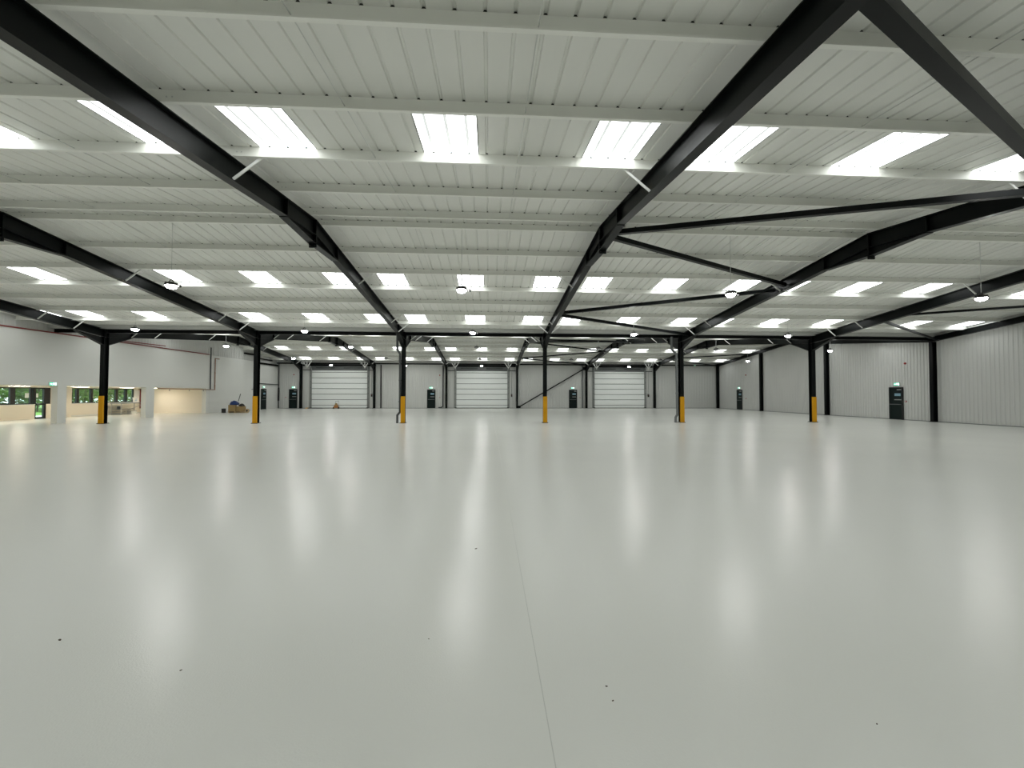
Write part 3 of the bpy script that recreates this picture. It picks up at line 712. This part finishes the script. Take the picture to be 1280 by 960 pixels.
cpipe = pipe('copper_pipe', [(XL + 0.06, 37.1, 4.62), (XL + 0.06, 36.6, 4.62), (XL + 0.06, 36.6, 1.96), (XL + 0.06, 30.5, 1.99)], 0.04, 'copper', 'brown pipe dropping down the left wall and running under the overhang', clamps=[(XL + 0.06, 36.6, 3.4), (XL + 0.06, 36.6, 2.3)])
for yy in (31.6, 33.6, 35.2):
    put('sprinkler_head', MB().tube([(0, 0, 0), (0, 0, -0.12)], 0.018, 6).lathe([(0.05, -0.12), (0.05, -0.14)], 8).data('sprinkler_head', 'midgrey'), cpipe, (0.0, yy - 37.1, 1.96 - 4.62))
pipe('red_riser', [(CREAM_X + 0.08, RECESS_Y - 0.12, 0.4), (CREAM_X + 0.08, RECESS_Y - 0.12, 2.0)], 0.05, 'red', 'dark red riser pipe in the far corner of the recess')
pipe('conduit', [(-23.85, RECESS_Y - 0.05, 0.0), (-23.85, RECESS_Y - 0.05, SOFFIT)], 0.04, 'midgrey', 'grey vertical pipe on the cream end wall beside the opening')
pipe('wall_pipe', [(XL + 0.06, 42.9, 2.66), (XL + 0.06, 47.2, 2.62)], 0.05, 'darkgrey', 'dark horizontal pipe on the left wall above the hidden exit door')
cp = pipe('corner_pipe', [(XL + 0.10, BACK - 0.1, 5.0), (XL + 0.10, BACK - 0.1, 0.0)], 0.05, 'darkgrey', 'dark vertical pipe in the back left corner')
put('pipe_sleeve', MB().tube([(0, 0, 2.3 - 5.0), (0, 0, 0.85 - 5.0)], 0.085, 10).data('pipe_sleeve', 'rubber', True), cp)
o = put('tap_fitting', MB().tube([(0, 0, 0), (0.16, 0, 0), (0.16, 0, 0.16)], 0.035, 8).tube([(0.1, -0.1, 0), (0.1, 0.1, 0)], 0.02, 6).data('tap_fitting', 'midgrey', True), None, (XL, 42.2, 2.05)); tag(o, 'small grey pipe fitting on the left wall behind a column', 'fitting')
def rail(ya, yb, z, label, h=0.16):
    m = MB().box(0.0, 0.16, -(yb - ya) / 2, (yb - ya) / 2, 0, 0.012).box(0, 0.16, -(yb - ya) / 2, (yb - ya) / 2, h - 0.012, h).box(0.0, 0.012, -(yb - ya) / 2, (yb - ya) / 2, 0, h)
    o = put('wall_rail', m.data('wall_rail', 'black'), None, (XL, (ya + yb) / 2, z)); tag(o, label, 'rail', 'black rails on the left wall')
rail(40.8, 42.8, 4.66 + 0.75, 'short black steel rail high on the left wall before the column')
rail(43.2, 46.0, 5.12, 'black steel rail on the left wall just below the rear roof', 0.13)
rail(42.6, BACK - 0.1, 4.62, 'long black steel rail on the left wall above the hidden exit door', 0.2)

def call_point(loc, rz, label, kind):
    if kind == 'call':
        o = put('fire_call_point', boxdata('fire_call_point', 'redbox', -0.05, 0.05, -0.05, 0, -0.05, 0.05), None, loc, (0, 0, rz))
        put('press_panel', boxdata('press_panel', 'paper', -0.028, 0.028, -0.054, -0.05, -0.03, 0.025), o); tag(o, label, 'call point')
    else:
        o = put('fire_sounder', MB().lathe([(0.06, 0.0), (0.065, 0.03), (0.05, 0.07), (0.02, 0.09)], 12).data('fire_sounder', 'redbox', True), None, loc, (PI / 2, 0, rz))
        put('mounting_base', MB().lathe([(0.07, -0.002), (0.07, 0.015)], 12).data('mounting_base', 'redbox'), o); tag(o, label, 'sounder')
for y, nm in ((25.3, 'beside the door by the tall black post'), (41.95, 'beside the door near the back corner')):
    call_point((RF, y, 1.2), -PI / 2, 'red fire call point on the right wall ' + nm, 'call')
    call_point((RF, y, 3.66), -PI / 2, 'red fire sounder high on the right wall ' + nm, 's')
for x, nm in ((-5.58, 'left of the middle loading door'), (10.52, 'beside the diagonal brace'), (-22.55, 'in the left corner')):
    call_point((x, BF, 1.22), 0, 'red fire call point on the back wall ' + nm, 'call')
for x, nm in ((-5.58, 'left of the middle loading door'), (-21.7, 'in the left corner')):
    call_point((x, BF, 3.75), 0, 'red fire sounder high on the back wall ' + nm, 's')
call_point((CREAM_X, 29.75, 1.36), PI / 2, 'red fire call point on the cream recess wall', 'call')
for (a, b), nm in zip(SD, ('left', 'middle', 'right')):
    x = b + 0.5
    o = empty('door_control', (x, BF, 1.5)); tag(o, 'black control box with cable beside the %s loading door' % nm, 'control box', 'loading door controls')
    put('control_box', boxdata('control_box', 'rubber', -0.07, 0.07, -0.12, 0, -0.2, 0.14), o)
    put('cable', MB().tube([(0, -0.03, 0.14), (0, -0.03, 2.75)], 0.014, 6).data('cable', 'midgrey'), o)
    put('button', MB().lathe([(0.03, 0), (0.03, 0.02)], 10).data('button', 'redbox'), o, (0, -0.12, 0.0), (PI / 2, 0, 0))
    put('button', MB().lathe([(0.02, 0), (0.02, 0.02)], 10).data('button', 'signcase'), o, (0, -0.12, 0.08), (PI / 2, 0, 0))
o = empty('emergency_light', (23.95, BACK - 0.45, 4.98)); tag(o, 'small emergency light with green indicator on the back eaves beam', 'light')
put('light_case', boxdata('light_case', 'signcase', -0.12, 0.12, -0.03, 0.02, -0.05, 0.05), o); put('indicator', boxdata('indicator', 'signgreen', -0.05, 0.05, -0.04, -0.03, -0.03, 0.03), o)

# ================================================================== LOOSE THINGS
# pallet load against the left wall
bx, by = -21.55, 36.9
o = empty('pallet', (bx, by, 0)); tag(o, 'low wooden pallet under brown cardboard boxes beside the left wall', 'pallet')
for k in range(5): put('deck_board', boxdata('deck_board', 'wood', -0.6, 0.6, -0.06, 0.06, 0.12, 0.14), o, (0, -0.42 + 0.21 * k, 0))
for k in (-0.5, 0, 0.5): put('bearer', boxdata('bearer', 'wood', k - 0.05, k + 0.05, -0.48, 0.48, 0.0, 0.12), o)
def carton(loc, sx, sy, sz, rz, label):
    o = empty('cardboard_box', loc, rz); tag(o, label, 'box', 'boxes on the pallet')
    put('carton', boxdata('carton', 'card', -sx / 2, sx / 2, -sy / 2, sy / 2, 0, sz), o)
    for s in (-1, 1): put('flap', MB().bar((0.004 * s, s * sy / 4, sz + 0.004), (0.004 * s, s * sy / 4 + 0.001, sz + 0.0045), sx * 0.99, 0.006, (0, 0, 1)).box(-sx / 2, sx / 2, min(0.005 * s, s * sy / 2), max(0.005 * s, s * sy / 2), sz, sz + 0.006).data('flap', 'card'), o)
    put('tape', boxdata('tape', 'wood', -sx / 2 - 0.001, sx / 2 + 0.001, -0.03, 0.03, sz + 0.006, sz + 0.008), o)
carton((bx - 0.27, by - 0.12, 0.14), 0.6, 0.6, 0.52, 0.0, 'square brown cardboard box on the pallet under the blue sheet')
carton((bx + 0.33, by - 0.15, 0.14), 0.52, 0.5, 0.40, 0.0, 'lower brown cardboard box on the pallet beside the black bag')
def heap(name, loc, sx, sy, sz, m, label, cat, seed):
    rnd = random.Random(seed); mb = MB(); nr, ns = 7, 14
    for i in range(nr + 1):
        t = i / nr * PI / 2; rr = math.cos(t); zz = math.sin(t)
        for k in range(ns):
            a = 2 * PI * k / ns; q = 1 + rnd.uniform(-0.18, 0.18) * (0.3 + rr)
            mb.v.append((sx * rr * q * math.cos(a), sy * rr * q * math.sin(a), sz * max(0, zz + rnd.uniform(-0.1, 0.1) * (i > 0))))
    for i in range(nr):
        for k in range(ns):
            k2 = (k + 1) % ns; mb.f.append((i * ns + k, i * ns + k2, (i + 1) * ns + k2, (i + 1) * ns + k))
    mb.f.append(tuple(reversed(range(ns)))); mb.f.append(tuple(nr * ns + k for k in range(ns)))
    o = put(name, mb.data(name, m, True), None, loc); tag(o, label, cat)
    return o
heap('blue_sheet', (bx - 0.24, by - 0.12, 0.67), 0.36, 0.3, 0.34, 'blue', 'crumpled blue plastic sheet heaped on a cardboard box', 'plastic sheet', 3)
heap('black_bag', (bx + 0.38, by - 0.15, 0.548), 0.2, 0.22, 0.22, 'rubber', 'black bag lying on the lower cardboard box', 'bag', 5)
heap('paper_bundle', (bx + 0.13, by - 0.3, 0.548), 0.07, 0.10, 0.12, 'paper', 'white paper bundle lying between the blue sheet and black bag', 'paper', 6)
o = empty('squeegee', (bx - 0.45, by + 0.56, 0.0)); tag(o, 'long-handled tool with pale head standing behind the blue sheet', 'tool')
put('handle', MB().tube([(0, 0, 0), (0.16, -0.04, 1.0), (0.36, -0.08, 1.62)], 0.026, 8).data('handle', 'darkgrey'), o); put('head', boxdata('head', 'paper', 0.0, 0.26, -0.08, 0.0, 0.86, 0.97), o)
o = empty('drum', (bx - 0.98, by - 0.35, 0)); tag(o, 'small black drum standing left of the pallet', 'drum')
put('drum_body', MB().lathe([(0.15, 0.0), (0.16, 0.02), (0.155, 0.18), (0.16, 0.34), (0.14, 0.36)], 14).data('drum_body', 'rubber', True), o); put('lid', MB().lathe([(0.163, 0.34), (0.163, 0.365), (0.05, 0.372)], 14).data('lid', 'midgrey', True), o)
o = empty('tape_roll', (bx + 0.92, by - 0.3, 0.17)); o.rotation_euler = (PI / 2, 0, 0.4); tag(o, 'round roll of brown wrapping standing right of the pallet', 'roll')
put('roll', MB().lathe([(0.07, -0.14), (0.17, -0.14), (0.17, 0.14), (0.07, 0.14)], 18).data('roll', 'wood', True), o); put('core', MB().lathe([(0.07, -0.145), (0.07, 0.145)], 14).data('core', 'rubber', True), o)
# small orange machine in front of the left loading door
o = empty('floor_machine', (-16.5, 45.8, 0), 0.2); tag(o, 'small orange wheeled floor machine in front of the left loading door', 'machine')
put('body', MB().prism_yz([(-0.3, 0.12), (0.3, 0.12), (0.28, 0.32), (0.05, 0.42), (-0.22, 0.36)], -0.2, 0.2).data('body', 'orange'), o)
for sx in (-1, 1):
    for sy in (-0.2, 0.22):
        put('wheel', MB().lathe([(0.02, -0.04), (0.11, -0.04), (0.12, 0.0), (0.11, 0.04), (0.02, 0.04)], 14).data('wheel', 'rubber', True), o, (sx * 0.25, sy, 0.12), (0, PI / 2, 0))
put('engine', MB().box(-0.12, 0.12, -0.14, 0.1, 0.38, 0.55).lathe([(0.09, 0.0), (0.09, 0.05), (0.03, 0.07)], 12, (0, 0, 0.55)).data('engine', 'card'), o)
put('handle', MB().tube([(-0.16, 0.25, 0.3), (-0.12, 0.4, 0.8), (0.2, 0.42, 0.84), (0.2, 0.25, 0.3)], 0.018, 8).data('handle', 'darkgrey'), o)
o = put('door_ramp', MB().prism_yz([(-0.25, 0), (0.25, 0), (0.25, 0.09)], -0.75, 0.75).data('door_ramp', 'rubber'), None, (-19.1, 46.6, 0)); tag(o, 'low black rubber ramp lying by the left loading door', 'ramp')
put('end_cap', MB().prism_yz([(-0.25, 0), (0.25, 0), (0.25, 0.1)], -0.95, -0.75).data('end_cap', 'yellow'), o)
# workbench in the recess
o = empty('workbench', (CREAM_X + 0.7, 33.9, 0)); tag(o, 'light metal workbench below the recess windows', 'table')
put('tabletop', boxdata('tabletop', 'midgrey', -0.4, 0.4, -1.1, 1.1, 0.86, 0.90), o)
for sx in (-0.35, 0.35):
    for sy in (-1.0, 1.0): put('leg', boxdata('leg', 'alu', sx - 0.02, sx + 0.02, sy - 0.02, sy + 0.02, 0, 0.86), o)
put('shelf', boxdata('shelf', 'midgrey', -0.36, 0.36, -1.0, 0.2, 0.42, 0.44), o)
put('stretcher', MB().bar((0.35, -1.0, 0.15), (0.35, 1.0, 0.8), 0.03, 0.03).bar((-0.35, -1.0, 0.25), (-0.35, 1.0, 0.25), 0.03, 0.03).data('stretcher', 'alu'), o)
carton_o = empty('storage_tub', (CREAM_X + 0.75, 34.2, 0)); tag(carton_o, 'pale storage tub on the floor under the workbench', 'tub')
put('tub_body', MB().prism_yz([(-0.2, 0), (0.2, 0), (0.24, 0.26), (-0.24, 0.26)], -0.17, 0.17).data('tub_body', 'signcase'), carton_o); put('lid', boxdata('lid', 'alu', -0.19, 0.19, -0.26, 0.26, 0.26, 0.29), carton_o)
o = empty('paint_tin', (CREAM_X + 0.7, 33.1, 0.44)); tag(o, 'dark tin standing on the lower shelf of the workbench', 'tin')
put('tin_body', MB().lathe([(0.1, 0), (0.1, 0.2), (0.09, 0.21)], 12).data('tin_body', 'darkgrey', True), o); put('lid', MB().lathe([(0.085, 0.21), (0.085, 0.22)], 12).data('lid', 'alu'), o)
o = put('paper_notice', boxdata('paper_notice', 'paper', 0, 0.003, -0.11, 0.11, -0.15, 0.15), None, (CREAM_X - 0.076, 27.55, 1.5)); tag(o, 'white paper notice taped to the window pane beside the glazed door', 'notice')
o = put('paper_notice', boxdata('paper_notice', 'paper', 0, 0.003, -0.06, 0.06, -0.13, 0.13), None, (CREAM_X - 0.076, 28.14, 1.5)); tag(o, 'narrow white paper notice on the upper pane of the glazed door', 'notice')
o = put('lit_wall_panel', boxdata('lit_wall_panel', 'paper', 0, 0.02, -0.3, 0.3, -0.36, 0.36), None, (CREAM_X + 0.001, 35.6, 1.55)); tag(o, 'white panel standing for the lit recess wall past the windows', 'board')  # brightness of the lit wall here put in as a white panel
o = put('poster', boxdata('poster', 'paper', 0, 0.006, -0.3, 0.3, 0, 0.42), None, (CREAM_X + 0.42, 35.0, 0.90), (0, -0.15, 0)); tag(o, 'white card with blue print propped on the workbench', 'card')
put('print', MB().box(0.006, 0.008, -0.1, 0.08, 0.12, 0.2).box(0.006, 0.008, -0.04, 0.1, 0.24, 0.3).data('print', 'bluepaper'), o)
# scraps on the floor
def scrap(x, y, s, lab):
    mb = MB(); n = 6
    rnd = random.Random(int(x * 1000)); 
    for z in (0.0, s * 0.35):
        for k in range(n):
            a = 2 * PI * k / n; q = s * rnd.uniform(0.55, 1.2); mb.v.append((q * math.cos(a), 0.5 * q * math.sin(a), z))
    mb.f += [tuple(reversed(range(n))), tuple(range(n, 2 * n))] + [(k, (k + 1) % n, n + (k + 1) % n, n + k) for k in range(n)]
    o = put('floor_scrap', mb.data('floor_scrap', 'speck'), None, (x, y, 0), (0, 0, rnd.uniform(0, 3))); tag(o, lab, 'scrap', 'scraps on the floor')
for x, y, s in ((0.667, 2.341, 0.009), (0.67, 2.231, 0.008), (-2.858, 2.969, 0.014), (-1.827, 2.609, 0.009), (1.945, 2.006, 0.007), (-0.132, 4.458, 0.013), (-0.40, 2.85, 0.006)):
    scrap(x, y, s, 'tiny dark scrap lying on the bare grey floor')

# ================================================================== OUTSIDE THE RECESS WINDOWS
lawn = struct(put('ground_outside', boxdata('ground_outside', 'grass', -75, -29.3, -10, 80, -0.25, -0.05)))
struct(put('path_outside', boxdata('path_outside', 'path', -33.5, -31.2, -10, 80, -0.05, -0.03)))
def shrub(x, y, h, rx, label, seed, mt='leaf'):
    rnd = random.Random(seed); o = empty('shrub', (x, y, -0.05)); tag(o, label, 'shrub', 'shrubs outside the windows')
    mb = MB()
    for i in range(1500):
        while True:
            p = Vector((rnd.uniform(-1, 1), rnd.uniform(-1, 1), rnd.uniform(-1, 1)))
            if 0.45 < p.length < 1: break
        p = Vector((p.x * rx, p.y * rx, h * 0.55 + p.z * h * 0.5)); a = rnd.uniform(0, 6.28); s = rnd.uniform(0.14, 0.28)
        u = Vector((math.cos(a), math.sin(a), rnd.uniform(-0.5, 0.5))).normalized() * s; v = u.cross(Vector((rnd.uniform(-1, 1), rnd.uniform(-1, 1), 1))).normalized() * s * 0.5
        n = len(mb.v); mb.v += [tuple(p - u), tuple(p + v), tuple(p + u), tuple(p - v)]; mb.f.append((n, n + 1, n + 2, n + 3))
    fo = put('foliage', mb.data('foliage', mt), o); fo['kind'] = 'stuff'
    put('stem', MB().tube([(0, 0, 0), (0.05, 0.03, h * 0.4), (0, 0.1, h * 0.75)], 0.06, 7).data('stem', 'bark'), o)
sn = 0
for row, (x, y0) in enumerate(((-41.0, 18.0), (-45.5, 20.2), (-50.0, 18.0))):
    for k in range(11):
        shrub(x, y0 + k * 4.4, 4.6 + ((k * 7 + row * 3) % 5) * 0.3, 2.0, 'leafy green shrub %s outside the windows' % ('in the row nearest the path', 'in the middle row', 'in the rear row')[row], 40 + sn); sn += 1
